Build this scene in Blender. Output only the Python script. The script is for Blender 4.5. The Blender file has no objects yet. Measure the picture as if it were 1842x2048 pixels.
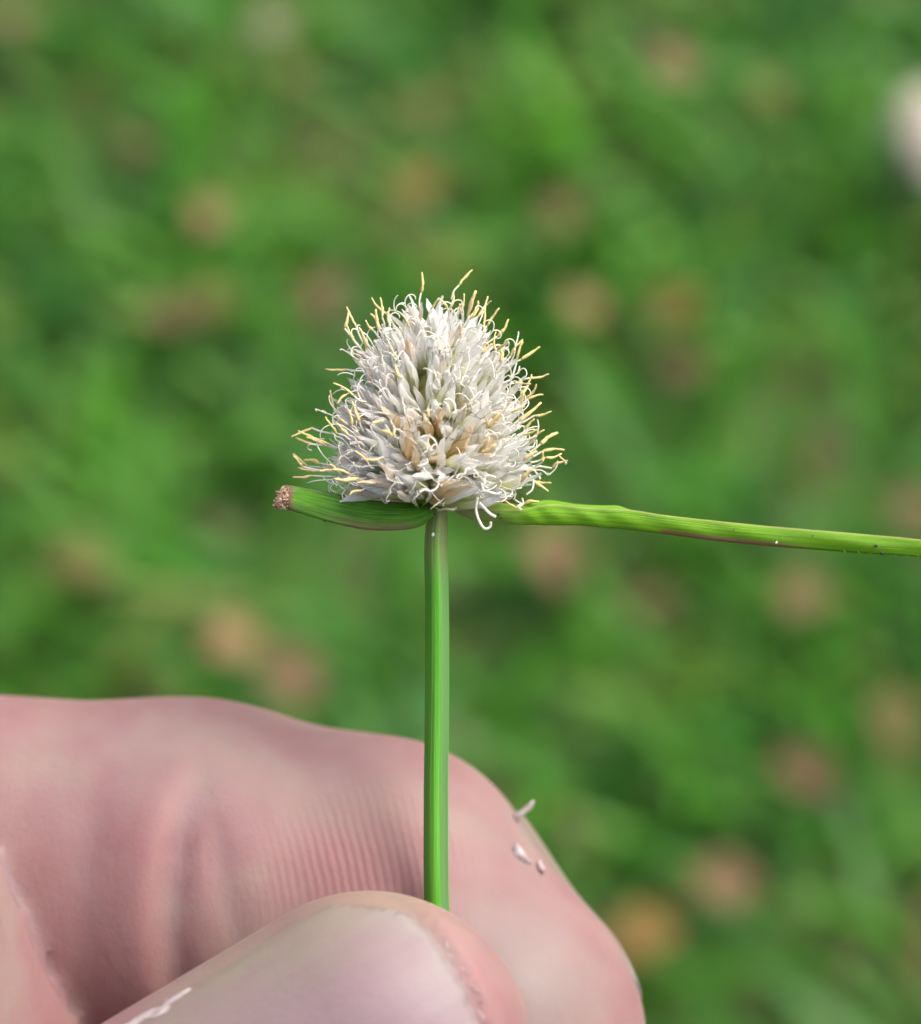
import bpy, bmesh, math, random
import numpy as np
from mathutils import Matrix, Vector, Euler, noise as mnoise

random.seed(7)
rng = np.random.default_rng(7)
scene = bpy.context.scene
col = scene.collection

# ------------------------------------------------------------------ camera, sky, sun, exposure
PITCH = math.radians(52)            # the phone looks down on the lawn
CAM_D = 0.120                       # phone to flower
PX = 44.93                          # photograph pixels per millimetre at the flower
GROUND_D = 0.625                    # phone to soil along the view axis
H = (GROUND_D - CAM_D) * math.sin(PITCH)   # height of the flower over the soil
M0 = Matrix.Translation((0, 0, H)) @ Matrix.Rotation(-PITCH, 4, 'X')   # frame of the held plant: X right, Y away, Z up the stem

cam_d = bpy.data.cameras.new('camera')
cam = bpy.data.objects.new('camera', cam_d); col.objects.link(cam)
cam.matrix_world = M0 @ Matrix.Translation((0, -CAM_D, 0)) @ Matrix.Rotation(math.radians(90), 4, 'X')
cam_d.sensor_fit = 'HORIZONTAL'; cam_d.sensor_width = 36
cam_d.lens = 36 * CAM_D / (1842 / PX * 1e-3)
cam_d.clip_start = 0.005; cam_d.clip_end = 500
cam_d.dof.use_dof = True
cam_d.dof.focus_distance = CAM_D - 0.0015
cam_d.dof.aperture_fstop = cam_d.lens / 3.1      # a 3.1 mm wide phone aperture
scene.camera = cam

SUN_L = Vector((0.50, -0.52, 0.72)).normalized()
SUN_W = (M0.to_3x3() @ SUN_L).normalized()
elev = math.asin(SUN_W.z); azim = math.atan2(SUN_W.x, SUN_W.y)
world = bpy.data.worlds.new('World'); scene.world = world; world.use_nodes = True
wn = world.node_tree.nodes; wl = world.node_tree.links
bg = wn['Background']
sky = wn.new('ShaderNodeTexSky'); sky.sky_type = 'NISHITA'; sky.sun_disc = False
sky.sun_elevation = elev; sky.sun_rotation = azim
sky.air_density = 1.0; sky.dust_density = 10.0; sky.ozone_density = 0.2
wl.new(sky.outputs[0], bg.inputs[0]); bg.inputs[1].default_value = 0.14
sun_d = bpy.data.lights.new('sun', 'SUN'); sun_d.energy = 1.15; sun_d.angle = math.radians(35); sun_d.color = (1.0, 0.985, 0.955)
sun = bpy.data.objects.new('sun', sun_d); col.objects.link(sun)
sun.rotation_euler = SUN_W.to_track_quat('Z', 'Y').to_euler(); sun.location = (0, 0, 3)
vs = scene.view_settings
scene.display_settings.display_device = 'sRGB'
vs.view_transform = 'Standard'; vs.look = 'None'; vs.exposure = 0.87; vs.gamma = 1.0; vs.use_curve_mapping = False
scene.render.engine = 'CYCLES'
scene.cycles.use_denoising = True
scene.cycles.max_bounces = 10; scene.cycles.diffuse_bounces = 6; scene.cycles.adaptive_threshold = 0.02; scene.cycles.transmission_bounces = 6; scene.cycles.transparent_max_bounces = 8
scene.cycles.sample_clamp_indirect = 6
scene.render.film_transparent = False

# ------------------------------------------------------------------ helpers
MM = 1e-3
def P(px, py, y=0.0):
    """photograph pixel at depth y (mm behind the stem) -> point in the plant frame, mm"""
    k = (CAM_D * 1e3 + y) / (CAM_D * 1e3)
    return np.array([(px - 921) / PX * k, y, (1024 - py) / PX * k])

def on_ground(px, py, h):
    """photograph pixel -> world point at height h over the soil"""
    d = Vector(P(px, py, 0)) * MM - Vector((0, -CAM_D, 0))
    o = M0 @ Vector((0, -CAM_D, 0)); dw = M0.to_3x3() @ d
    t = (h - o.z) / dw.z
    return o + dw * t

def tag(o, label=None, cat=None, group=None, kind=None):
    if label: o['label'] = label
    if cat: o['category'] = cat
    if group: o['group'] = group
    if kind: o['kind'] = kind
    return o

def mesh(name, V, F, mat=None, uv=None, smooth=True):
    me = bpy.data.meshes.new(name)
    me.from_pydata([tuple(map(float, v)) for v in V], [], [tuple(map(int, f)) for f in F])
    if uv is not None:
        l = me.uv_layers.new(name='UVMap')
        idx = np.zeros(len(me.loops), dtype=np.int32); me.loops.foreach_get('vertex_index', idx)
        l.data.foreach_set('uv', np.asarray(uv, dtype=np.float32)[idx].ravel())
    if smooth: me.polygons.foreach_set('use_smooth', np.ones(len(me.polygons), dtype=bool))
    if mat: me.materials.append(mat)
    me.update()
    return me

def obj(name, me, parent=None, mat4=None):
    o = bpy.data.objects.new(name, me); col.objects.link(o)
    if parent is not None: o.parent = parent
    if mat4 is not None: o.matrix_basis = mat4
    return o

def tube(path, rad, n=6, cap=True):
    """swept tube through points (mm) -> verts, faces, uv"""
    path = np.asarray(path, float); k = len(path)
    rad = np.broadcast_to(np.asarray(rad, float), (k,))
    T = np.gradient(path, axis=0); T /= np.linalg.norm(T, axis=1)[:, None] + 1e-12
    ref = np.array([0.31, 0.87, 0.38]); N = np.cross(T[0], ref); N /= np.linalg.norm(N)
    V, UV = [], []
    for i in range(k):
        N = N - T[i] * np.dot(N, T[i]); N /= np.linalg.norm(N) + 1e-12
        B = np.cross(T[i], N)
        for j in range(n):
            a = 2 * math.pi * j / n
            V.append(path[i] + rad[i] * (math.cos(a) * N + math.sin(a) * B)); UV.append((j / n, i / (k - 1)))
    F = [(i*n + j, i*n + (j+1) % n, (i+1)*n + (j+1) % n, (i+1)*n + j) for i in range(k-1) for j in range(n)]
    if cap:
        F.append(tuple(range(n - 1, -1, -1))); F.append(tuple((k-1)*n + j for j in range(n)))
    return V, F, UV

def spline(pts, n):
    """Catmull-Rom through points"""
    pts = np.asarray(pts, float); p = np.vstack([2*pts[0]-pts[1], pts, 2*pts[-1]-pts[-2]])
    out = []
    for u in np.linspace(0, len(pts) - 1, n):
        i = min(int(u), len(pts) - 2); t = u - i
        a, b, c, d = p[i], p[i+1], p[i+2], p[i+3]
        out.append(0.5*((2*b) + (c-a)*t + (2*a-5*b+4*c-d)*t*t + (3*b-a-3*c+d)*t**3))
    return np.array(out)

class Nodes:
    def __init__(s, name):
        s.m = bpy.data.materials.new(name); s.m.use_nodes = True
        s.t = s.m.node_tree; s.n = s.t.nodes; s.l = s.t.links
        s.out = s.n['Material Output']; s.b = s.n['Principled BSDF']
    def new(s, t, **kw):
        x = s.n.new(t)
        for k, v in kw.items():
            if k.startswith('i_'):
                x.inputs[k[2:].replace('_', ' ')].default_value = v
            else: setattr(x, k, v)
        return x
    def link(s, a, b): s.l.new(a, b)
    def ramp(s, fac, stops, interp='LINEAR'):
        r = s.new('ShaderNodeValToRGB'); r.color_ramp.interpolation = interp
        e = r.color_ramp.elements
        while len(e) < len(stops): e.new(0.5)
        for el, (p, c) in zip(e, stops): el.position = p; el.color = (*c, 1) if len(c) == 3 else c
        s.link(fac, r.inputs[0]); return r.outputs[0]
    def mix(s, fac, a, b, mode='MIX'):
        m = s.new('ShaderNodeMix', data_type='RGBA', blend_type=mode)
        for sock, v in ((m.inputs[0], fac), (m.inputs[6], a), (m.inputs[7], b)):
            if hasattr(v, 'node'): s.link(v, sock)
            elif isinstance(v, (int, float)): sock.default_value = v
            else: sock.default_value = (*v, 1)
        return m.outputs[2]
    def math(s, op, a, b=0.0, c=None, clamp=False):
        m = s.new('ShaderNodeMath', operation=op, use_clamp=clamp)
        for i, v in enumerate((a, b) if c is None else (a, b, c)):
            if hasattr(v, 'node'): s.link(v, m.inputs[i])
            else: m.inputs[i].default_value = v
        return m.outputs[0]
    def noise(s, vec, scale, detail=3, rough=0.55, out='Fac'):
        x = s.new('ShaderNodeTexNoise', i_Scale=scale, i_Detail=detail, i_Roughness=rough)
        if vec is not None: s.link(vec, x.inputs['Vector'])
        return x.outputs[out]
    def coord(s, out='Object'):
        return s.new('ShaderNodeTexCoord').outputs[out]
    def mapping(s, vec, scale=(1, 1, 1), rot=(0, 0, 0), loc=(0, 0, 0)):
        m = s.new('ShaderNodeMapping'); m.inputs['Scale'].default_value = scale
        m.inputs['Rotation'].default_value = rot; m.inputs['Location'].default_value = loc
        s.link(vec, m.inputs['Vector']); return m.outputs[0]
    def bump(s, h, strength, dist, normal=None):
        b = s.new('ShaderNodeBump'); b.inputs['Strength'].default_value = strength; b.inputs['Distance'].default_value = dist
        s.link(h, b.inputs['Height'])
        if normal is not None: s.link(normal, b.inputs['Normal'])
        return b.outputs[0]
    def ball(s, vec, c, r, soft=1.0):
        """1 inside a ball (metres) falling softly to 0 at its rim"""
        d = s.new('ShaderNodeVectorMath', operation='DISTANCE'); s.link(vec, d.inputs[0]); d.inputs[1].default_value = c
        m = s.new('ShaderNodeMapRange', interpolation_type='SMOOTHSTEP')
        m.inputs[1].default_value = r; m.inputs[2].default_value = r * (1 - soft); m.inputs[3].default_value = 0; m.inputs[4].default_value = 1
        s.link(d.outputs['Value'], m.inputs[0]); return m.outputs[0]

def leafy(nd, color, rough=0.5, trans=0.35, tcol=None, normal=None, spec=0.3):
    """thin plant tissue: diffuse + light passing through"""
    nd.link(color, nd.b.inputs['Base Color']); nd.b.inputs['Roughness'].default_value = rough
    nd.b.inputs['Specular IOR Level'].default_value = spec
    tr = nd.new('ShaderNodeBsdfTranslucent'); nd.link(tcol if tcol is not None else color, tr.inputs[0])
    mx = nd.new('ShaderNodeMixShader'); mx.inputs[0].default_value = trans
    nd.link(nd.b.outputs[0], mx.inputs[1]); nd.link(tr.outputs[0], mx.inputs[2]); nd.link(mx.outputs[0], nd.out.inputs[0])
    if normal is not None: nd.link(normal, nd.b.inputs['Normal']); nd.link(normal, tr.inputs['Normal'])
    return nd.m

# ------------------------------------------------------------------ the lawn
nd = Nodes('soil')
g = nd.coord()
c = nd.ramp(nd.noise(g, 60, 5), [(0.3, (0.05, 0.045, 0.02)), (0.5, (0.06, 0.08, 0.02)), (0.7, (0.06, 0.11, 0.022))])
nd.link(c, nd.b.inputs['Base Color']); nd.b.inputs['Roughness'].default_value = 0.95
nd.link(nd.bump(nd.noise(g, 220, 4), 0.6, 0.004), nd.b.inputs['Normal'])
soil = nd.m
n = 60
g1 = np.concatenate([-np.geomspace(150, 0.6, 26), np.linspace(-0.5, 0.5, 30), np.geomspace(0.6, 150, 26)])
V = [(x, y, 0.004 * mnoise.noise((x * 9, y * 9, 0.3)) if abs(x) < 2 and abs(y) < 2 else 0.0) for y in g1 for x in g1]
k = len(g1)
F = [(j*k+i, j*k+i+1, (j+1)*k+i+1, (j+1)*k+i) for j in range(k-1) for i in range(k-1)]
tag(obj('ground', mesh('ground', V, F, soil)), 'dark soil of the lawn under the grass', 'ground', kind='structure')

nd = Nodes('grass_blade')
at = nd.new('ShaderNodeAttribute', attribute_name='blade')
vc = at.outputs['Color']
leafy(nd, vc, 0.45, 0.40, nd.mix(1.0, vc, (1.15, 1.15, 0.6), 'MULTIPLY'), spec=0.35)
grass_mat = nd.m

PALE = [(1290, 255, 130), (545, 375, 110), (20, 870, 90), (330, 1050, 70), (330, 90, 110), (1250, 700, 60), (1810, 560, 90),
        (1160, 180, 90), (160, 1160, 70), (480, 220, 90), (1330, 1350, 110), (1560, 360, 120), (960, 330, 70), (250, 760, 90), (1220, 1290, 80)]
DARK = [(1580, 330, 70), (1150, 430, 120), (760, 480, 70), (1130, 1010, 120), (60, 420, 90), (480, 860, 110), (1720, 430, 60), (620, 1180, 120),
        (900, 90, 70), (1390, 1480, 90), (1180, 1560, 90), (1400, 1960, 90), (200, 560, 70), (1500, 560, 80), (1700, 1700, 90), (240, 1330, 70)]
pale_w = [(on_ground(x, y, 0.025), r / 9.0 * MM) for x, y, r in PALE]
dark_w = [(on_ground(x, y, 0.025), r / 9.0 * MM) for x, y, r in DARK]

def grass_mesh(name, xs, ys, hmin, hmax, wmin, wmax, segs=4):
    N = len(xs)
    az = rng.uniform(0, 2*np.pi, N); hgt = rng.uniform(hmin, hmax, N); wid = rng.uniform(wmin, wmax, N)
    lean = rng.uniform(0.45, 1.35, N); curl = rng.uniform(0.1, 0.9, N)
    tw = rng.uniform(-0.9, 0.9, N)
    V = np.zeros((N, segs+1, 3, 3), np.float32)
    pos = np.stack([xs, ys, np.full(N, -0.002)], 1); d = np.stack([np.cos(az), np.sin(az)], 1)
    step = hgt / segs
    cur = pos.copy()
    for i in range(segs + 1):
        t = i / segs
        ang = lean + curl * t
        w = wid * 0.5 * (np.clip(1 - t, 0, 1) ** 0.55 * 0.97 + 0.03) * (0.65 + 0.7*min(t*2.2, 0.5))
        sa = az + np.pi/2 + tw * t
        s = np.stack([np.cos(sa), np.sin(sa), np.zeros(N)], 1)
        V[:, i, 0] = cur - s * w[:, None]; V[:, i, 2] = cur + s * w[:, None]
        V[:, i, 1] = cur - np.stack([0*w, 0*w, w*0.35], 1)
        cur = cur + np.stack([d[:, 0]*np.sin(ang), d[:, 1]*np.sin(ang), np.cos(ang)], 1) * step[:, None]
    # colour of each blade
    C = np.zeros((N, 3), np.float32)
    u = rng.random(N)
    cols = np.array([(0.058, 0.220, 0.018), (0.082, 0.270, 0.022), (0.045, 0.205, 0.036), (0.080, 0.225, 0.060), (0.15, 0.20, 0.05), (0.20, 0.165, 0.07)])
    pk = np.searchsorted(np.cumsum([0.36, 0.22, 0.2, 0.12, 0.07, 0.03]), u); C[:] = cols[np.clip(pk, 0, 5)]
    C *= rng.uniform(0.62, 1.10, N)[:, None]; C[:, 0] *= 0.93
    for (p, r) in pale_w:
        w = np.exp(-((xs-p.x)**2 + ((ys-p.y)*0.8)**2) / (r*r))[:, None]
        C[:] = C*(1-w*0.8) + np.array((0.110, 0.350, 0.028))*w*0.8
    for (p, r) in dark_w:
        w = np.exp(-((xs-p.x)**2 + ((ys-p.y)*0.8)**2) / (r*r))[:, None]
        C[:] = C*(1-w*0.75) + np.array((0.038, 0.150, 0.014))*w*0.75
    base = (np.arange(N) * (segs+1) * 3)[:, None]
    quads = []
    for i in range(segs):
        for j in range(2):
            a = i*3 + j
            quads.append([a, a+1, a+4, a+3])
    Fq = (base[:, :, None] + np.array(quads)[None]).reshape(-1, 4)
    me = bpy.data.meshes.new(name)
    nv = N*(segs+1)*3; nf = len(Fq)
    me.vertices.add(nv); me.vertices.foreach_set('co', V.reshape(-1))
    me.loops.add(nf*4); me.loops.foreach_set('vertex_index', Fq.reshape(-1).astype(np.int32))
    me.polygons.add(nf); me.polygons.foreach_set('loop_start', np.arange(0, nf*4, 4, dtype=np.int32))
    me.polygons.foreach_set('use_smooth', np.ones(nf, dtype=bool))
    a = me.attributes.new('blade', 'FLOAT_COLOR', 'POINT')
    rgba = np.ones((N, (segs+1)*3, 4), np.float32); rgba[..., :3] = C[:, None]
    # each blade yellows a little towards its tip
    tt = np.repeat(np.arange(segs+1)/segs, 3)[None, :, None]
    rgba[..., :3] *= 1 + tt*np.array((0.30, 0.18, 0.08))
    a.data.foreach_set('color', rgba.reshape(-1))
    me.materials.append(grass_mat); me.update(); me.validate()
    return me

cw = on_ground(921, 1024, 0.02)
N1 = 15000
xs = rng.uniform(-0.42, 0.42, N1) + cw.x; ys = rng.uniform(-0.45, 0.55, N1) + cw.y
# bare gaps and dense tufts
dens = np.array([mnoise.noise((x*38, y*38, 1.7)) for x, y in zip(xs, ys)])
keep = dens > -0.30 - 0.3*rng.random(N1)
xs, ys = xs[keep], ys[keep]
tag(obj('grass', grass_mesh('grass', xs, ys, 0.028, 0.060, 0.0035, 0.0075)), 'short broad-bladed green lawn grass far below the held flower', 'grass', kind='stuff')
N2 = 26000
rr = np.sqrt(rng.uniform(0.0, 1.0, N2)) * 4.0; th = rng.uniform(0, 2*np.pi, N2)
xs = rr*np.cos(th) + cw.x; ys = rr*np.sin(th) + cw.y
keep = (np.abs(xs-cw.x) > 0.42) | (ys-cw.y < -0.45) | (ys-cw.y > 0.55)
tag(obj('grass', grass_mesh('grass', xs[keep], ys[keep], 0.04, 0.08, 0.012, 0.03, 3)), 'wider lawn of green grass around the near patch', 'grass', kind='stuff')

# fallen leaves -------------------------------------------------------
nd = Nodes('dead_leaf')
oi = nd.new('ShaderNodeObjectInfo')
g = nd.coord()
v = nd.noise(g, 260, 4)
c = nd.mix(1.0, oi.outputs['Color'], nd.ramp(v, [(0.3, (0.75, 0.72, 0.7)), (0.7, (1.15, 1.15, 1.15))]), 'MULTIPLY')
dead_mat = leafy(nd, c, 0.7, 0.15, normal=nd.bump(v, 0.5, 0.001))

def dead_leaf_mesh(i):
    r = random.Random(i * 13 + 5)
    n, m = 12, 6; V, UV = [], []
    curl = r.uniform(0.1, 0.55); bend = r.uniform(-0.3, 0.4); pt = r.uniform(0.6, 1.1)
    for a in range(n + 1):
        t = a / n; w = max((math.sin(math.pi * min(1, t*0.97 + 0.015)) ** pt) * 0.5, 0.02)
        w *= 1 + 0.10 * math.sin(t*17 + i) * r.uniform(0.3, 1)
        for b in range(m + 1):
            s = b / m * 2 - 1
            z = curl * 0.5 * s * s * w * 1.6 + bend * math.sin(math.pi * t) * 0.4 + 0.03*math.sin(9*t + 5*s + i)
            V.append((t - 0.5, s * w, z)); UV.append((t, b / m))
    F = [(a*(m+1)+b, a*(m+1)+b+1, (a+1)*(m+1)+b+1, (a+1)*(m+1)+b) for a in range(n) for b in range(m)]
    # petiole
    tv, tf, tu = tube([(-0.5, 0, bend*0.01), (-0.62, 0.02, 0.02), (-0.74, 0.05, 0.07)], [0.022, 0.018, 0.02], 5)
    o = len(V); V += list(tv); UV += list(tu); F += [tuple(q + o for q in f) for f in tf]
    return mesh('fallen_leaf', V, F, dead_mat, UV)
leaf_meshes = [dead_leaf_mesh(i) for i in range(7)]

TAN = (0.30, 0.20, 0.105); PINK = (0.185, 0.128, 0.070); ORG = (0.21, 0.135, 0.042); OLIVE = (0.16, 0.145, 0.05); RED = (0.13, 0.092, 0.045); PALEC = (0.24, 0.24, 0.15)
CN = {TAN: 'dry tan', PINK: 'pinkish brown', ORG: 'orange brown', OLIVE: 'dull olive brown', RED: 'dark reddish brown', PALEC: 'bleached pale'}
HOW = {TAN: 'lying on the grass', PINK: 'lying on the grass', ORG: 'lying dead on the grass', OLIVE: 'withered in the grass', RED: 'withered in the grass', PALEC: 'lying in the grass'}
LEAVES = [  # pixel x, y, length px, aspect, colour
    (425, 440, 105, .9, TAN), (835, 372, 105, .85, ORG), (888, 518, 105, .8, ORG), (1170, 617, 100, .95, TAN), (1352, 612, 115, .75, ORG),
    (350, 628, 120, .7, PINK), (430, 600, 90, .8, OLIVE), (662, 595, 150, .5, PINK), (592, 155, 90, .85, OLIVE), (1352, 122, 135, .7, PINK),
    (1540, 182, 110, .6, OLIVE), (268, 292, 80, .8, RED), (712, 305, 70, .8, RED), (857, 212, 75, .8, OLIVE), (1112, 1118, 150, .8, PINK),
    (1607, 1195, 105, .85, PINK), (1310, 1195, 110, .35, RED), (467, 1285, 110, .8, TAN), (585, 1352, 130, .8, PINK), (1452, 1772, 125, .8, PINK),
    (1287, 1882, 130, .75, ORG), (1610, 1545, 140, .6, RED), (548, 48, 110, .7, PALEC), (28, 28, 110, .8, PINK), (1835, 1022, 110, .7, PINK),
    (1795, 1440, 130, .6, OLIVE), (1372, 735, 120, .6, RED), (165, 1130, 120, .7, OLIVE), (1640, 900, 100, .6, RED), (1125, 425, 90, .7, OLIVE), (800, 450, 90, .6, RED)]
for i, (px, py, ln, asp, c) in enumerate(LEAVES):
    p = on_ground(px, py, 0.027)
    o = obj('fallen_leaf', leaf_meshes[i % 7])
    s = ln / 9.3 * MM * 1.05
    o.scale = (s, s * asp * 1.15, s)
    o.location = p; o.rotation_euler = (random.uniform(-.25, .25) , random.uniform(-.25, .25), random.uniform(0, 6.28))
    if asp < 0.55: o.rotation_euler.z = math.radians(80 if px < 900 else 25)
    j = random.uniform(0.85, 1.15); o.color = (c[0]*j, c[1]*j, c[2]*j, 1)
    sh = 'roundish' if asp >= .84 else 'oval' if asp >= .66 else 'narrow'
    sz = 'large' if ln >= 125 else 'small' if ln <= 92 else 'medium'
    tag(o, f'{sz} {sh} {CN[c]} leaf {HOW[c]}', 'leaf', 'dead leaves scattered over the lawn')

# pale pebble at the edge of view
nd = Nodes('pale_stone'); g = nd.coord()
v = nd.noise(g, 180, 5)
nd.link(nd.ramp(v, [(0.3, (0.30, 0.26, 0.21)), (0.7, (0.42, 0.385, 0.33))]), nd.b.inputs['Base Color']); nd.b.inputs['Roughness'].default_value = 0.8
nd.link(nd.bump(v, 0.5, 0.001), nd.b.inputs['Normal'])
bm = bmesh.new(); bmesh.ops.create_icosphere(bm, subdivisions=4, radius=1)
for q in bm.verts:
    f = 1 + 0.16 * mnoise.noise(q.co * 1.3) + 0.05 * mnoise.noise(q.co * 4)
    q.co = Vector((q.co.x * 0.0095, q.co.y * 0.0150, q.co.z * 0.0085)) * f
me = bpy.data.meshes.new('stone'); bm.to_mesh(me); bm.free(); me.materials.append(nd.m)
me.polygons.foreach_set('use_smooth', np.ones(len(me.polygons), dtype=bool))
o = obj('stone', me); o.location = on_ground(1868, 282, 0.028); o.rotation_euler = (0.1, 0.1, 0.1)
tag(o, 'smooth pale whitish stone lying on the lawn', 'stone')

# ------------------------------------------------------------------ the hand (signed distance field -> one skin)
def seg(a, b, ra, rb):
    return (np.array(a, float), np.array(b, float), ra, rb)
def d_seg(p, s):
    a, b, ra, rb = s; ba = b - a
    t = np.clip(((p - a) @ ba) / (ba @ ba), 0, 1)
    return np.linalg.norm(p - a - t[:, None] * ba, axis=1) - (ra + (rb - ra) * t)
def smin(a, b, k):
    h = np.clip(0.5 + 0.5 * (b - a) / k, 0, 1)
    return b * (1 - h) + a * h - k * h * (1 - h)

TH_TIP = np.array([-3.9, -6.2, -23.0]); TH_AX = np.array([0.85, 0.06, 0.53]); TH_AX /= np.linalg.norm(TH_AX)
TH_N = np.array([-0.10, -1.0, 0.12]); TH_N -= TH_AX * (TH_N @ TH_AX); TH_N /= np.linalg.norm(TH_N)   # nail normal
TH_W = np.cross(TH_N, TH_AX); TH_W /= np.linalg.norm(TH_W)
if TH_W[2] < 0: TH_W = -TH_W
THUMB = [seg(TH_TIP, TH_TIP - TH_AX*14, 6.95, 7.3), seg(TH_TIP - TH_AX*14, (-25.5, -9, -36.5), 7.3, 8.0), seg((-25.5, -9, -36.5), (-53, -5, -57), 8.2, 10)]
INDEX = [seg((-66, 15, -27), (-39, 12.0, -17.2), 9.8, 9.3), seg((-39, 12.0, -17.2), (-13.0, 10.2, -18.4), 9.3, 8.9),
         seg((-13.0, 10.2, -18.4), (-4.4, 9.6, -19.4), 8.9, 8.25), seg((-4.4, 9.6, -19.4), (0.2, 7.6, -25.2), 8.0, 8.6)]
MIDDLE = [seg((-72, 16, -46), (-30.2, -2.6, -17.8), 10, 9.0), seg((-30.2, -2.6, -17.8), (-20.0, 7, -37), 8.9, 8.5), seg((-20.0, 7, -37), (-24, 8, -54), 8.4, 7.2)]
RING = [seg((-80, 14, -62), (-50, 4, -46), 9.5, 8.8), seg((-50, 4, -46), (-33, 3, -57), 8.6, 8), seg((-33, 3, -57), (-34, 2, -74), 8, 6.8)]
LITTLE = [seg((-90, 10, -76), (-64, 2, -66), 8.5, 7.5), seg((-64, 2, -66), (-48, 2, -76), 7.4, 6.8), seg((-48, 2, -76), (-50, 1, -88), 6.8, 5.8)]
PALM = [seg((-66, 14, -27), (-112, 4, -88), 10, 15), seg((-72, 16, -46), (-114, 4, -92), 11, 16), seg((-80, 14, -62), (-118, 4, -96), 11, 16),
        seg((-90, 10, -76), (-122, 4, -100), 10, 14), seg((-53, -5, -57), (-104, 0, -90), 10.5, 16), seg((-66, 14, -30), (-53, -2, -55), 7, 8)]
ARM = [seg((-116, 3, -95), (-150, 0, -128), 17, 20)]

def d_thumb(p):
    q = p - TH_TIP; n_ = q @ TH_N
    p2 = p + np.outer(n_ * (1/0.80 - 1), TH_N)     # flattened from nail to pad
    d = None
    for s in THUMB[:2]:
        e = d_seg(p2, s); d = e if d is None else smin(d, e, 1.5)
    d = d * 0.88
    return smin(d, d_seg(p, THUMB[2]), 6)

def outline_nail():
    """nail plate in thumb coordinates: s along the thumb, t across"""
    tt = np.linspace(-1, 1, 25)
    return tt

NAIL_HW = 5.35
def nail_distal(t):      # distal edge s(t)
    return 5.0 + 0.12*t - 0.045*t*t
def nail_inside(s, t):
    """>0 inside the nail, mm to its edge"""
    a = nail_distal(t) - s; b = NAIL_HW - np.abs(t); c_ = s + 10.5
    return np.minimum(np.minimum(a, b), c_)

def d_hand(p):
    th = d_thumb(p)
    ix = None
    for s in INDEX:
        e = d_seg(p, s); ix = e if ix is None else smin(ix, e, 2.2)
    # flexion creases of the index finger
    x = p[:, 0]; z = p[:, 2]
    def crease(x0, slope, curve, depth, w):
        u = x - (x0 + slope*(z + 18) + curve*(z + 18)**2)
        return depth * np.exp(-(u/w)**2)
    front = np.clip((12 - p[:, 1]) / 8, 0, 1)
    fade = np.clip((-11.0 - z) / 4, 0, 1)
    ix = ix + front * fade * (crease(-12.9, 0.02, 0.022, 0.52, 0.8) + crease(-17.0, 0.04, 0.012, 0.16, 0.9) + crease(-10.2, -0.25, 0.0, 0.16, 0.6)) \
            - front * fade * (crease(-14.2, 0.0, 0.02, 0.22, 1.3) + crease(-9.2, 0.0, 0.03, 0.2, 1.5))
    # soft pad bulging round the pinched stem
    ix = ix - 0.5 * np.exp(-(((x - 3.4)/3.2)**2 + ((z + 20.5)/3.5)**2)) * front
    # dip along the line between fingertip pad and nail wall
    u = (x - 2.2) * 0.66 + (z + 15.8) * 0.75
    ix = ix + 0.35 * np.exp(-(u/1.1)**2) * np.exp(-(((x - 2.2)*0.75 - (z + 15.8)*0.66)/2.6)**2)
    def chain(S, k=4):
        d = None
        for s in S:
            e = d_seg(p, s); d = e if d is None else smin(d, e, k)
        return d
    mid = chain(MIDDLE); rg = chain(RING); lt = chain(LITTLE); palm = chain(PALM, 9)
    # nail walls on the thumb
    q = p - TH_TIP; s_ = q @ TH_AX; t_ = q @ TH_W; n_ = q @ TH_N
    ni = nail_inside(s_, np.minimum(t_, 0.0))
    up = np.clip((n_ - 0.5) / 2, 0, 1)
    ni = np.where(t_ > 0, nail_distal(t_) - s_, ni)
    th = th - up * (0.20 * np.exp(-((ni + 0.9)/0.7)**2) - 0.20 * np.exp(-((ni + 0.12)/0.40)**2))
    base = smin(palm, chain(ARM), 12)
    k = 7
    far = np.clip((-p[:, 0] - 45) / 15, 0, 1)        # fingers fuse only at the palm
    d = smin(np.minimum(np.minimum(smin(ix, mid, 0.5), rg), lt), th, 0.6)
    ds = smin(smin(smin(smin(ix, mid, 4), rg, 4), lt, 4), th, 5)
    d = d * (1 - far) + ds * far
    return smin(d, base, k) * far + np.minimum(d, base) * (1 - far)

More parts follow.
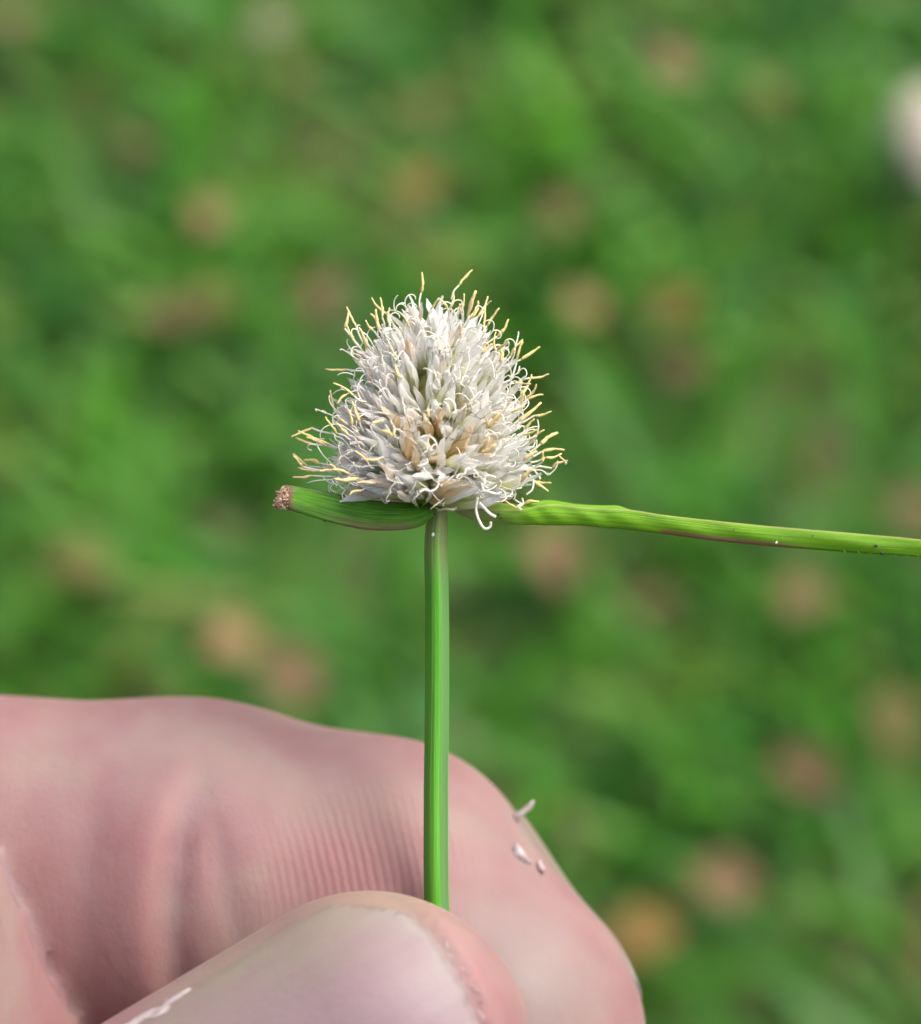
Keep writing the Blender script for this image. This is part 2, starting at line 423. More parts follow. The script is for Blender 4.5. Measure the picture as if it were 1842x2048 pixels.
def surface_nets(fn, lo, hi, h):
    lo = np.array(lo, float); hi = np.array(hi, float)
    nn = np.ceil((hi - lo) / h).astype(int) + 1
    cs = 5
    cn = np.ceil(nn / cs).astype(int) + 1
    ax = [lo[i] + np.arange(cn[i]) * h * cs for i in range(3)]
    G = np.stack(np.meshgrid(*ax, indexing='ij'), -1).reshape(-1, 3)
    cd = fn(G).reshape(cn)
    nearb = np.abs(cd) < h * cs * 1.6 + 0.8
    up = lambda a: np.repeat(np.repeat(np.repeat(a, cs, 0), cs, 1), cs, 2)
    # a block is needed when any of its 8 coarse corners is near
    blk = np.zeros(cn, bool)
    for dx in (0, 1):
        for dy in (0, 1):
            for dz in (0, 1):
                s = np.zeros(cn, bool)
                s[:cn[0]-dx, :cn[1]-dy, :cn[2]-dz] = nearb[dx:, dy:, dz:]
                blk |= s
    f = up(cd)[:nn[0], :nn[1], :nn[2]].astype(np.float32)
    need = up(blk)[:nn[0], :nn[1], :nn[2]]
    I = np.argwhere(need)
    for c0 in range(0, len(I), 400000):
        ii = I[c0:c0+400000]
        f[ii[:, 0], ii[:, 1], ii[:, 2]] = fn(lo + ii * h)
    s = f < 0
    c = np.zeros(np.array(s.shape) - 1, np.int8)
    for dx in (0, 1):
        for dy in (0, 1):
            for dz in (0, 1):
                c += s[dx:s.shape[0]-1+dx, dy:s.shape[1]-1+dy, dz:s.shape[2]-1+dz]
    cells = np.argwhere((c > 0) & (c < 8))
    vid = -np.ones(c.shape, np.int64); vid[cells[:, 0], cells[:, 1], cells[:, 2]] = np.arange(len(cells))
    V = lo + (cells + 0.5) * h
    quads = []
    for a in range(3):
        b, e = (a+1) % 3, (a+2) % 3
        s0 = np.take(s, range(s.shape[a]-1), a); s1 = np.take(s, range(1, s.shape[a]), a)
        E = np.argwhere(s0 != s1)
        E = E[(E[:, b] > 0) & (E[:, e] > 0) & (E[:, b] < c.shape[b]) & (E[:, e] < c.shape[e])]
        ins = s0[E[:, 0], E[:, 1], E[:, 2]]
        def at(db, de):
            q = E.copy(); q[:, b] -= db; q[:, e] -= de
            return vid[q[:, 0], q[:, 1], q[:, 2]]
        Q = np.stack([at(1, 1), at(0, 1), at(0, 0), at(1, 0)], 1)
        Q[~ins] = Q[~ins][:, ::-1]
        quads.append(Q[(Q >= 0).all(1)])
    Q = np.vstack(quads)
    def grad(p, e=0.12):
        g = np.stack([fn(p + np.eye(3)[i]*e) - fn(p - np.eye(3)[i]*e) for i in range(3)], 1) / (2*e)
        return g
    e0 = np.concatenate([Q[:, [0, 1]], Q[:, [1, 2]], Q[:, [2, 3]], Q[:, [3, 0]]]); a0 = np.concatenate([e0[:, 0], e0[:, 1]]); b0 = np.concatenate([e0[:, 1], e0[:, 0]])
    deg = np.bincount(a0, minlength=len(V)).astype(float)[:, None]
    def mean(V): return np.stack([np.bincount(a0, V[b0, i], len(V)) for i in range(3)], 1) / deg
    for _ in range(3):
        d = fn(V); g = grad(V)
        V = V - np.clip(d / np.maximum((g*g).sum(1), 0.25), -h, h)[:, None] * g
        V = V*0.6 + mean(V)*0.4
    d = fn(V); g = grad(V)
    V = V - np.clip(d / np.maximum((g*g).sum(1), 0.25), -h*0.5, h*0.5)[:, None] * g
    for _ in range(3):                       # vertices that overshot in a sharp fold go back between their neighbours
        m = mean(V); off = np.linalg.norm(V - m, axis=1); bad = off > h*0.30
        V[bad] = m[bad]
    return V, Q

VH, QH = surface_nets(d_hand, (-158, -24, -150), (12, 36, -6), 0.45)

nd = Nodes('skin')
g = nd.coord()
big = nd.noise(g, 160, 2); sm = nd.noise(g, 900, 4)
c = nd.ramp(big, [(0.34, (0.222, 0.122, 0.132)), (0.50, (0.238, 0.148, 0.155)), (0.66, (0.250, 0.186, 0.178))])
c = nd.mix(nd.math('MULTIPLY', nd.ramp(nd.noise(g, 300, 3), [(0.45, (0, 0, 0)), (0.65, (1, 1, 1))]), 0.25), c, (0.25, 0.128, 0.155))
mm = lambda p: tuple(np.array(p) * MM)
# blanched where the fingertips press, flushed on the pad and beside the nail
c = nd.mix(nd.math('MULTIPLY', nd.ball(g, mm((3.2, 0, -20.5)), 0.0075), 0.75), c, (0.218, 0.205, 0.202))
c = nd.mix(nd.math('MULTIPLY', nd.ball(g, mm((-4.5, 2, -16.5)), 0.006), 0.55), c, (0.25, 0.110, 0.118))
c = nd.mix(nd.math('MULTIPLY', nd.ball(g, mm((2.2, -7, -23.4)), 0.0028), 0.8), c, (0.245, 0.160, 0.172))
c = nd.mix(nd.math('MULTIPLY', nd.ball(g, mm((6.5, 0, -25.5)), 0.0042), 0.5), c, (0.255, 0.160, 0.150))
c = nd.mix(nd.math('MULTIPLY', nd.ball(g, mm((-3.5, -5.5, -16.6)), 0.0055), 0.85), c, (0.225, 0.190, 0.150))
c = nd.mix(nd.math('MULTIPLY', nd.ball(g, mm((-10, -6.5, -18.6)), 0.0065), 0.75), c, (0.220, 0.178, 0.150))
c = nd.mix(nd.math('MULTIPLY', nd.ball(g, mm((-14, 3, -22)), 0.010), 0.4), c, (0.255, 0.125, 0.118))  # warm red of the forefinger's shaded lower part, put into the skin colour
c = nd.mix(nd.math('MULTIPLY', sm, 0.25), c, nd.mix(1.0, c, (0.82, 0.76, 0.74), 'MULTIPLY'))
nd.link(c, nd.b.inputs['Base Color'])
nd.b.inputs['Roughness'].default_value = 0.58; nd.b.inputs['Specular IOR Level'].default_value = 0.28
nd.b.inputs['Subsurface Weight'].default_value = 0.8; nd.b.inputs['Subsurface Radius'].default_value = (1.0, 0.40, 0.25); nd.b.inputs['Subsurface Scale'].default_value = 0.0032
nd.b.subsurface_method = 'RANDOM_WALK'
# fingerprint ridges on the index pad, fine crazing elsewhere
gw = nd.mapping(g, loc=(0.0235, 0, 0.0200))
wv = nd.new('ShaderNodeTexWave', wave_type='RINGS', rings_direction='Y', wave_profile='SIN')
wv.inputs['Scale'].default_value = 820; wv.inputs['Distortion'].default_value = 3.5; wv.inputs['Detail'].default_value = 2; wv.inputs['Detail Scale'].default_value = 0.25
nd.link(gw, wv.inputs['Vector'])
pad = nd.ball(g, mm((-4.0, 2, -16.6)), 0.0070, 0.9)
h1 = nd.math('MULTIPLY', wv.outputs['Fac'], pad)
vor = nd.new('ShaderNodeTexVoronoi', feature='DISTANCE_TO_EDGE', i_Scale=1500.0); nd.link(nd.mapping(g, scale=(1, 1, 0.45), rot=(0, 0.5, 0)), vor.inputs['Vector'])
h2 = nd.math('MULTIPLY', nd.math('MINIMUM', vor.outputs['Distance'], 0.12), 3.0)
nrm = nd.bump(h1, 0.26, 0.00010)
nrm = nd.bump(h2, 0.10, 0.00005, nrm)
nrm = nd.bump(nd.noise(nd.mapping(g, scale=(1, 1, 0.7), rot=(0, 0.45, 0)), 1500, 5, 0.65), 0.32, 0.00018, nrm)
nd.link(nrm, nd.b.inputs['Normal'])
skin = nd.m

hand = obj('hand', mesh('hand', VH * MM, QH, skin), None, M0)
tag(hand, 'bare left hand pinching the flower stem between thumb and forefinger', 'hand')

# thumb nail ----------------------------------------------------------
def drop(fn, P0, D, t0=0, t1=40, n=90):
    """march points along D until they meet the surface"""
    t = np.full(len(P0), float(t0))
    for _ in range(n):
        t += np.clip(fn(P0 + t[:, None]*D) * 0.8, -1, 3)
    return P0 + t[:, None]*D
def gradn(fn, p, e=0.25):
    g = np.stack([fn(p + np.eye(3)[i]*e) - fn(p - np.eye(3)[i]*e) for i in range(3)], 1)
    return g / np.linalg.norm(g, axis=1)[:, None]
nu, nv = 44, 60
tq = np.linspace(-1, 1, nv); sq = np.linspace(0, 1, nu)
pts, uv = [], []
for a in sq:
    for b in tq:
        t = b * (NAIL_HW if b < 0 else 6.6)
        s1 = nail_distal(t) + 0.05*math.sin(b*19) + 0.04*math.sin(b*43+1) + 0.05*mnoise.noise((b*9, 0.2, 3.1)); s0 = -10.5 + 1.6*b*b
        s = s0 + (s1 - s0) * a
        e_ = min(1, max(0, s/4.5)); t = min(t, (0.95 - 0.17*e_*e_)*math.sqrt(48.3 - max(s, 0)**2))
        pts.append(TH_TIP + TH_AX*s + TH_W*t + TH_N*30); uv.append((b*0.5+0.5, a))
pts = np.array(pts); uv = np.array(uv)
Sf = drop(d_thumb, pts, -TH_N); Gn = gradn(d_thumb, Sf)
B = np.abs(uv[:, 0]*2-1); A = uv[:, 1]
lift = 0.03 + 0.05 * np.clip(1 - B**6, 0, 1) - 0.25*np.clip((-(uv[:, 0]*2-1)-0.9)/0.1, 0, 1) - 0.16*np.clip(((uv[:, 0]*2-1)-0.93)/0.07, 0, 1) - 0.2*np.clip((0.04-A)/0.04, 0, 1) + 0.02*np.clip((A-0.8)/0.2, 0, 1) - 0.05*np.clip((A-0.985)/0.015, 0, 1)
top = Sf + Gn*lift[:, None]; bot = Sf - Gn*0.25
V = np.vstack([top, bot]); Nn = nu*nv
F = [(i*nv+j, i*nv+j+1, (i+1)*nv+j+1, (i+1)*nv+j) for i in range(nu-1) for j in range(nv-1)]
e = (nu-1)*nv
F += [(e+j, e+j+1, Nn+e+j+1, Nn+e+j) for j in range(nv-1)]
nd = Nodes('nail')
uvn = nd.coord('UV'); sp = nd.new('ShaderNodeSeparateXYZ'); nd.link(uvn, sp.inputs[0])
st = nd.noise(nd.mapping(uvn, scale=(15, 0.6, 1)), 1.0, 2)
g = nd.coord()
c = nd.ramp(sp.outputs[0], [(0.0, (0.205, 0.155, 0.175)), (0.45, (0.205, 0.147, 0.182)), (0.70, (0.200, 0.148, 0.162)), (0.88, (0.205, 0.175, 0.150)), (1.0, (0.210, 0.185, 0.148))])
c = nd.mix(nd.ramp(nd.math('ADD', sp.outputs[1], nd.math('MULTIPLY', nd.noise(uvn, 7, 3), 0.05)), [(0.84, (0, 0, 0)), (0.96, (0.35, 0.35, 0.35)), (0.995, (0.55, 0.55, 0.55)), (1.02, (0.7, 0.7, 0.7))]), c, (0.26, 0.25, 0.245))
c = nd.mix(nd.math('MULTIPLY', nd.ramp(st, [(0.30, (0, 0, 0)), (0.70, (1, 1, 1))]), 0.42), c, nd.mix(1.0, c, (0.90, 0.78, 0.86), 'MULTIPLY'))
c = nd.mix(nd.math('MULTIPLY', nd.ramp(nd.noise(g, 420, 3), [(0.4, (0, 0, 0)), (0.66, (1, 1, 1))]), 0.4), c, (0.21, 0.14, 0.165))
nd.link(c, nd.b.inputs['Base Color']); nd.b.inputs['Roughness'].default_value = 0.5; nd.b.inputs['Specular IOR Level'].default_value = 0.3
nd.b.inputs['Subsurface Weight'].default_value = 0.3; nd.b.inputs['Subsurface Radius'].default_value = (1, .5, .4); nd.b.inputs['Subsurface Scale'].default_value = 0.0008
nd.link(nd.bump(nd.noise(g, 2200, 5, 0.65), 0.30, 0.00012, nd.bump(st, 0.25, 0.00020)), nd.b.inputs['Normal'])
nail_mat = nd.m
nl = obj('thumbnail', mesh('thumbnail', V*MM, F, nail_mat, np.vstack([uv, uv])), hand)
tag(nl, 'short pink thumbnail with fine lengthwise ridges and pale edge')

# forefinger nail seen edge on
def d_index(p):
    ix = None
    for s in INDEX:
        e = d_seg(p, s); ix = e if ix is None else smin(ix, e, 2.2)
    return ix
ax = np.array([0.2, 7.6, -25.2]) - np.array([-4.4, 9.6, -19.6]); ax /= np.linalg.norm(ax)
nn_ = np.array([0.80, 0.55, 0.45]); nn_ -= ax*(nn_@ax); nn_ /= np.linalg.norm(nn_); wx = np.cross(ax, nn_)
pts, uv = [], []
c0 = np.array([0.2, 7.6, -25.2])
for a in np.linspace(0, 1, 24):
    for b in np.linspace(-1, 1, 18):
        pts.append(c0 + ax*(-7.0 + a*10.5 - 0.9*b*b*a) + wx*b*5.4 + nn_*25); uv.append((b*.5+.5, a))
pts = np.array(pts); uv = np.array(uv); Sf = drop(d_index, pts, -nn_); Gn = gradn(d_index, Sf)
B = np.abs(uv[:, 0]*2-1); lift = 0.14 - 0.3*np.clip((B-0.85)/0.15, 0, 1)
V = np.vstack([Sf+Gn*lift[:, None], Sf-Gn*0.3]); Nn = 24*18
F = [(i*18+j, i*18+j+1, (i+1)*18+j+1, (i+1)*18+j) for i in range(23) for j in range(17)] + [(23*18+j, 23*18+j+1, Nn+23*18+j+1, Nn+23*18+j) for j in range(17)]
obj('fingernail', mesh('fingernail', V*MM, F, nail_mat, np.vstack([uv, uv])), hand)

# dry flakes of skin
nd = Nodes('dry_skin'); g = nd.coord()
leafy(nd, nd.ramp(nd.noise(g, 2500, 3), [(0.35, (0.50, 0.42, 0.41)), (0.65, (0.68, 0.63, 0.66))]), 0.5, 0.4)
flake_mat = nd.m
def flake(p, w, h, seed, up=(0, 0, 1), nrm=(0, -1, 0)):
    r = random.Random(seed); u = Vector(up).normalized(); nn = Vector(nrm).normalized(); s = u.cross(nn).normalized()
    V = [Vector(p)]; k = 13
    for i in range(k):
        a = 2*math.pi*i/k; rr = r.uniform(0.55, 1.15)
        V.append(Vector(p) + s*(math.cos(a)*w*rr) + u*(math.sin(a)*h*rr) + nn*r.uniform(-0.18, 0.22))
    V[0] += nn*0.25
    V2 = [v_ - nn*0.12 for v_ in V]
    F = [(0, 1+i, 1+(i+1) % k) for i in range(k)]
    F += [(k+1, k+2+(i+1) % k, k+2+i) for i in range(k)] + [(1+i, k+2+i, k+2+(i+1) % k, 1+(i+1) % k) for i in range(k)]
    return obj('skin_flake', mesh('skin_flake', [v_*MM for v_ in V + V2], F, flake_mat), hand)
def on_hand(px, py):
    o = np.array([0, -CAM_D*1e3, 0.0]); d = P(px, py, 0) - o; d /= np.linalg.norm(d)
    return drop(d_hand, o[None], d[None], 85, 0, 160)[0]
q = on_hand(1040, 1708); tag(flake(q + np.array((0, -.15, 0)), 0.34, 0.72, 3, up=(-0.62, 0, 0.78)), 'flake of dry white skin at the fingertip edge')
q = on_hand(1078, 1742); flake(q + np.array((0.12, 0.1, 0.1)), 0.22, 0.36, 8, up=(-0.2, 0, 0.95))
q = on_hand(1028, 1640)
tv, tf, tu = tube([q + np.array((-.1, 0.3, -.1)), q + np.array((.35, 0.2, .3)), q + np.array((.75, 0.2, .62)), q + np.array((.95, .2, .9))], [0.22, 0.13, 0.15, 0.05], 7)
obj('skin_flake', mesh('skin_flake', np.array(tv)*MM, tf, flake_mat), hand)
V = []
for k in range(9):
    w = (0.35, .6, .7, .45, .62, .66, .40, .45, .25)[k]
    for j in range(5):
        a = on_hand(222 + 20*k + 5*j*w + 3*math.sin(j*3 + k), 2060 - 11.0*k + 9*j*w); V.append(a + gradn(d_hand, a[None])[0]*(0.05 + 0.04*math.sin(j*2.1 + k*1.7)) * (-0.3 if j in (0, 4) or k in (0, 8) else 1))
F = [(k*5+j, k*5+j+1, (k+1)*5+j+1, (k+1)*5+j) for k in range(8) for j in range(4)]
o = obj('skin_flake', mesh('skin_flake', np.array(V)*MM, F, flake_mat), hand); md = o.modifiers.new('thickness', 'SOLIDIFY'); md.thickness = 0.08*MM
tag(o, 'strip of peeling white skin beside the thumbnail')

# shreds of dry skin along the free edge of the thumbnail
for k in range(16):
    t = -4.2 + k*0.42 + random.uniform(-.15, .15); sN = nail_distal(t) + random.uniform(0.12, 0.5)
    p0 = drop(d_hand, (TH_TIP + TH_AX*sN + TH_W*t + TH_N*25)[None], -TH_N[None])[0]; gn = gradn(d_hand, p0[None])[0]
    dr = TH_W*random.uniform(.5, 1) * random.choice((-1, 1)) + TH_AX*random.uniform(-.3, .5); dr /= np.linalg.norm(dr); ln = random.uniform(.10, .28)
    tv, tf, tu = tube([p0 - dr*ln - gn*.03, p0 + gn*.035, p0 + dr*ln + gn*random.uniform(-.02, .06)], [0.015, random.uniform(.03, .05), 0.008], 5)
    obj('skin_flake', mesh('skin_flake', np.array(tv)*MM, tf, flake_mat), hand)

# ------------------------------------------------------------------ the sedge
sedge = obj('white_sedge', None, None, M0); sedge.empty_display_size = 0.005
tag(sedge, 'sedge sprig with fluffy white flower head, yellow anthers and thin green leaves', 'flower')

# stem
nd = Nodes('stem'); uvn = nd.coord('UV'); sp = nd.new('ShaderNodeSeparateXYZ'); nd.link(uvn, sp.inputs[0])
lines = nd.noise(nd.mapping(uvn, scale=(38, 3.0, 1)), 1.0, 3)
c = nd.ramp(lines, [(0.32, (0.055, 0.26, 0.012)), (0.5, (0.085, 0.34, 0.018)), (0.68, (0.14, 0.42, 0.05))])
# right face of the three-sided stem, its band of light put into the colour
c = nd.mix(nd.ramp(sp.outputs[0], [(0.0, (.3, .3, .3)), (0.05, (.9, .9, .9)), (0.095, (.75, .75, .75)), (0.11, (.3, .3, .3)), (0.125, (.95, .95, .95)), (0.175, (.85, .85, .85)), (.195, (.15, .15, .15)), (.22, (0, 0, 0))]), c, (0.105, 0.225, 0.100))
topf = nd.ramp(nd.math('ADD', sp.outputs[1], nd.math('MULTIPLY', lines, 0.05)), [(0.025, (1, 1, 1)), (0.055, (0.8, .8, .8)), (0.10, (.4, .4, .4)), (0.17, (0, 0, 0))])
c = nd.mix(topf, c, nd.ramp(lines, [(0.35, (0.24, 0.30, 0.06)), (0.6, (0.40, 0.38, 0.20))]))
stem_mat = leafy(nd, c, 0.42, 0.12, normal=nd.bump(lines, 0.6, 0.00012), spec=0.4)
ctr = spline([P(879, 990), P(877, 1020), P(873, 1060), P(872, 1110), P(874, 1200), P(874, 1400), P(872, 1600), P(873, 1800), P(880, 2000), P(890, 2250, 1.0)], 70)
hw = np.interp((ctr[0][2] - ctr[:, 2])/(ctr[0][2] - ctr[-1][2]), [0, .02, .05, .09, .2, 1], [12, 18, 22.5, 23.5, 24, 26]) / PX
nS = 28; V, UV = [], []
prof = []
for j in range(nS):
    a = 2*math.pi*j/nS
    r = 1 + 0.10*math.cos(3*(a + 0.55)) + 0.025*math.cos(14*a)
    prof.append((math.cos(a)*r, math.sin(a)*r))
xmx = max(p[0] for p in prof); xmn = min(p[0] for p in prof)
for i in range(70):
    for j in range(nS + 1):
        x, y = prof[j % nS]; x = (x - (xmx+xmn)/2) / ((xmx-xmn)/2)
        V.append(ctr[i] + np.array((x*hw[i], -y*hw[i], 0))); UV.append((j/nS, (ctr[0][2] - ctr[i][2])/(ctr[0][2] - ctr[-1][2])))
F = [(i*(nS+1)+j, i*(nS+1)+j+1, (i+1)*(nS+1)+j+1, (i+1)*(nS+1)+j) for i in range(69) for j in range(nS)]
obj('stem', mesh('stem', np.array(V)*MM, F, stem_mat, UV), sedge)

# leaf-like bracts
def bract_mat(name, base, dark, edge, tint, tint_pos):
    nd = Nodes(name); uvn = nd.coord('UV'); sp = nd.new('ShaderNodeSeparateXYZ'); nd.link(uvn, sp.inputs[0])
    veins = nd.noise(nd.mapping(uvn, scale=(2.2, 34, 1)), 1.0, 2)
    blot = nd.noise(nd.mapping(uvn, scale=(9, 2, 1)), 1.0, 4)
    c = nd.ramp(veins, [(0.38, dark), (0.50, base), (0.62, tuple(min(1, q*1.35) for q in base))])
    c = nd.mix(nd.math('MULTIPLY', nd.ramp(blot, [(0.4, (0, 0, 0)), (0.7, (1, 1, 1))]), 0.35), c, dark)
    c = nd.mix(nd.ramp(sp.outputs[1], [(0.0, (0, 0, 0)), (0.88, (0, 0, 0)), (0.95, (.8, .8, .8)), (1, (1, 1, 1))]), c, edge)
    return nd, sp, c, veins, blot, uvn
nd, sp, c, veins, blot, uvn = bract_mat('bract_short', (0.12, 0.36, 0.018), (0.05, 0.22, 0.013), (0.17, 0.30, 0.08), None, None)
c = nd.mix(nd.math('MULTIPLY', nd.ramp(sp.outputs[1], [(0.0, (1, 1, 1)), (0.22, (0.5, .5, .5)), (0.4, (0, 0, 0))]), nd.ramp(sp.outputs[0], [(0.2, (0, 0, 0)), (.3, (.9, .9, .9)), (.62, (.9, .9, .9)), (.8, (0.1, .1, .1))])), c, (0.26, 0.19, 0.10))
c = nd.mix(nd.ramp(nd.math('ADD', sp.outputs[0], nd.math('MULTIPLY', blot, 0.05)), [(0.0, (.9, .9, .9)), (0.08, (.6, .6, .6)), (0.16, (0, 0, 0))]), c, (0.33, 0.36, 0.17))
c = nd.mix(nd.ramp(nd.math('ADD', sp.outputs[0], nd.math('MULTIPLY', blot, 0.06)), [(0.985, (0, 0, 0)), (1.0, (1, 1, 1))]), c, (0.24, 0.16, 0.09))
bract_a = leafy(nd, c, 0.4, 0.22, normal=nd.bump(veins, 0.7, 0.00012), spec=0.4)
nd, sp, c, veins, blot, uvn = bract_mat('bract_long', (0.20, 0.46, 0.008), (0.12, 0.36, 0.010), (0.36, 0.42, 0.12), None, None)
c = nd.mix(nd.ramp(nd.math('ADD', sp.outputs[0], nd.math('MULTIPLY', blot, 0.03)), [(0.01, (1, 1, 1)), (0.04, (.75, .75, .75)), (0.075, (0.3, .3, .3)), (0.11, (0, 0, 0))]), c, (0.42, 0.40, 0.20))
les = nd.math('MULTIPLY', nd.ramp(nd.math('ADD', sp.outputs[1], nd.math('MULTIPLY', blot, 0.16)), [(0.0, (1, 1, 1)), (0.28, (1, 1, 1)), (0.34, (0, 0, 0))]),
              nd.ramp(sp.outputs[0], [(0.243, (0, 0, 0)), (0.25, (1, 1, 1)), (0.37, (1, 1, 1)), (0.42, (0, 0, 0))]))
c = nd.mix(les, c, (0.34, 0.21, 0.11))
bract_b = leafy(nd, c, 0.38, 0.28, normal=nd.bump(veins, 0.6, 0.00012), spec=0.4)

def strip(top, bot, bulge, mat, name, n=60, m=10, extra=None, thick=0.07):
    """leaf blade between two edge lines (lists of points in mm)"""
    T = spline(top, n); Bt = spline(bot, n); V, UV = [], []
    al = np.concatenate([[0], np.cumsum(np.linalg.norm(np.diff((T+Bt)/2, axis=0), axis=1))]); al /= al[-1]
    for i in range(n):
        for j in range(m + 1):
            s = j / m; q = Bt[i]*(1-s) + T[i]*s
            q = q + np.array((0, -bulge * math.sin(math.pi*s) , 0))
            q[1] += 0.03*math.sin(i*0.7 + s*5)
            V.append(q); UV.append((al[i], s))
    F = [(i*(m+1)+j, (i+1)*(m+1)+j, (i+1)*(m+1)+j+1, i*(m+1)+j+1) for i in range(n-1) for j in range(m)]
    if extra: extra(V, F, UV, T, Bt, al)
    me = mesh(name, np.array(V)*MM, F, mat, UV)
    o = obj(name, me, sedge)
    md = o.modifiers.new('thickness', 'SOLIDIFY'); md.thickness = thick*MM; md.offset = 0
    return o
YB = -0.55
top = [P(893, 1003, 0.2), P(860, 1006, -.35), P(810, 1006, YB), P(740, 1001, YB-.1), P(680, 990, YB-.1), P(630, 980, YB-.1), P(576, 971, YB-.1)]
bot = [P(884, 1013, -.2), P(862, 1036, -.9), P(830, 1056, YB-.55), P(760, 1061, YB-.55), P(700, 1054, YB-.55), P(642, 1039, YB-.5), P(573, 1017, YB-.4)]
ba = strip(top, bot, 0.26, bract_a, 'bract', n=54)
tag(ba, 'short bract with a brown torn end')
# torn brown end
nd = Nodes('torn_end'); g = nd.coord()
v = nd.noise(g, 3500, 4)
nd.link(nd.ramp(v, [(0.3, (0.13, 0.075, 0.045)), (0.5, (0.32, 0.21, 0.14)), (0.72, (0.55, 0.44, 0.33))]), nd.b.inputs['Base Color']); nd.b.inputs['Roughness'].default_value = 0.9
nd.link(nd.bump(v, 0.8, 0.0003), nd.b.inputs['Normal'])
torn = nd.m
V, F = [], []
na, nb = 9, 20; r = random.Random(4)
for i in range(na):
    for j in range(nb):
        s = j/(nb-1); a = i/(na-1)
        y = 972 + 45*s
        x = 578 - a*(14 + 13*s + 9*mnoise.noise((s*7, 0.5, 2.2)) + 8*mnoise.noise((s*21, a*3, 1.2))) - 3*s
        V.append(P(x, y + r.uniform(-1, 1)*2*a, YB - .25*math.sin(math.pi*s) - .1 - .4*s + r.uniform(-.09, .09)))
F = [(i*nb+j, i*nb+j+1, (i+1)*nb+j+1, (i+1)*nb+j) for i in range(na-1) for j in range(nb-1)]
te = obj('torn_end', mesh('torn_end', np.array(V)*MM, F, torn, smooth=False), ba)
md = te.modifiers.new('thickness', 'SOLIDIFY'); md.thickness = 0.10*MM; md.offset = 0

YR = -0.35
top = [P(896, 998, .1), P(905, 1003, 0), P(940, 1016, YR), P(990, 1019, YR), P(1039, 1019, YR), P(1070, 1013, YR), P(1103, 1008, YR), P(1153, 1013, YR), P(1200, 1017, YR), P(1257, 1019, YR), P(1336, 1031, YR), P(1435, 1042, YR), P(1535, 1052, YR), P(1700, 1066, YR), P(1842, 1079, YR), P(2050, 1103, 0), P(2300, 1150, 1), P(2600, 1240, 2)]
bot = [P(893, 1006, .1), P(905, 1019, 0.1), P(940, 1036, 0.1), P(990, 1044, 0.1), P(1039, 1049, 0), P(1070, 1049, 0), P(1103, 1050, 0), P(1153, 1050, 0), P(1200, 1054, 0), P(1257, 1059, 0), P(1336, 1068, 0), P(1435, 1081, 0), P(1535, 1091, 0), P(1700, 1104, 0), P(1842, 1113, 0), P(2050, 1131, .3), P(2300, 1170, 1.2), P(2600, 1244, 2)]
def far_flank(V, F, UV, T, Bt, al):
    n = len(T); m = 6; o = len(V)
    xs = T[:, 0]*PX + 921
    rise = np.interp(xs, [890, 930, 1000, 1064, 1150, 1237, 1262, 1300, 3000], [2, 6, 14, 10, 5, 7, 0, -5, -6]) / PX
    for i in range(n):
        w = np.linalg.norm(T[i]-Bt[i])
        Fm = np.array((T[i][0], T[i][1] + 0.30 + w*0.75, T[i][2] + rise[i]))
        for j in range(m + 1):
            s = j/m; q = Bt[i]*(1-s) + Fm*s; q = q + np.array((0, 0.15*math.sin(math.pi*s)*w, 0)); V.append(q); UV.append((al[i], s*0.9))
    F += [(o+i*(m+1)+j, o+i*(m+1)+j+1, o+(i+1)*(m+1)+j+1, o+(i+1)*(m+1)+j) for i in range(n-1) for j in range(m)]
    # tiny teeth on the keel
    for px in (1688, 1716, 1738, 1762, 1788, 1812, 1834, 1870, 1900):
        i = int(np.argmin(np.abs(xs - px))); b0 = np.array(P(px, np.interp(px, [1634, 1842, 2050], [1099, 1112, 1130]), -.05))
        k = len(V); V += [b0 + (-.05, 0, .05), b0 + (.02, 0, .05), b0 + (.10, -.03, -.09)]; UV += [(0.9, .9)]*3; F.append((k, k+1, k+2))
bb = strip(top, bot, 0.12, bract_b, 'bract', n=110, m=8, extra=far_flank, thick=0.06)
tag(bb, 'long thin bract with brown lesion along its lower edge')
# black specks on the long bract and the stem
nd = Nodes('speck'); nd.b.inputs['Base Color'].default_value = (0.012, 0.010, 0.008, 1); nd.b.inputs['Roughness'].default_value = 0.6
speck_m = nd.m
nd = Nodes('white_speck'); nd.b.inputs['Base Color'].default_value = (0.8, 0.82, 0.85, 1)
bm = bmesh.new(); bmesh.ops.create_icosphere(bm, subdivisions=1, radius=1); 
sm1 = bpy.data.meshes.new('speck'); bm.to_mesh(sm1); sm1.materials.append(speck_m)
sm2 = bpy.data.meshes.new('speck'); bm.to_mesh(sm2); sm2.materials.append(nd.m); bm.free()
for (px, py, r_, w, y) in [(1752, 1092, .09, 0, -.42), (1764, 1107, .09, 0, -.30), (1468, 1060, .04, 0, -.45), (1625, 1072, .04, 0, -.45), (997, 1029, .05, 0, -.42), (1001, 1037, .04, 0, -.38),
                           (868, 1027, .07, 0, -.85), (866, 1069, .09, 1, -.58), (628, 1000, .05, 0, -1.02), (592, 1008, .04, 0, -.95), (649, 1042, .06, 0, -.75), (1553, 1085, .06, 1, -.3)]:
    o = obj('speck', sm2 if w else sm1, bb if px > 900 else ba)
    o.location = Vector(P(px, py, y))*MM; o.scale = (r_*1.2*MM, r_*.5*MM, r_*.8*MM); o.rotation_euler = (0, px % 3, 0)

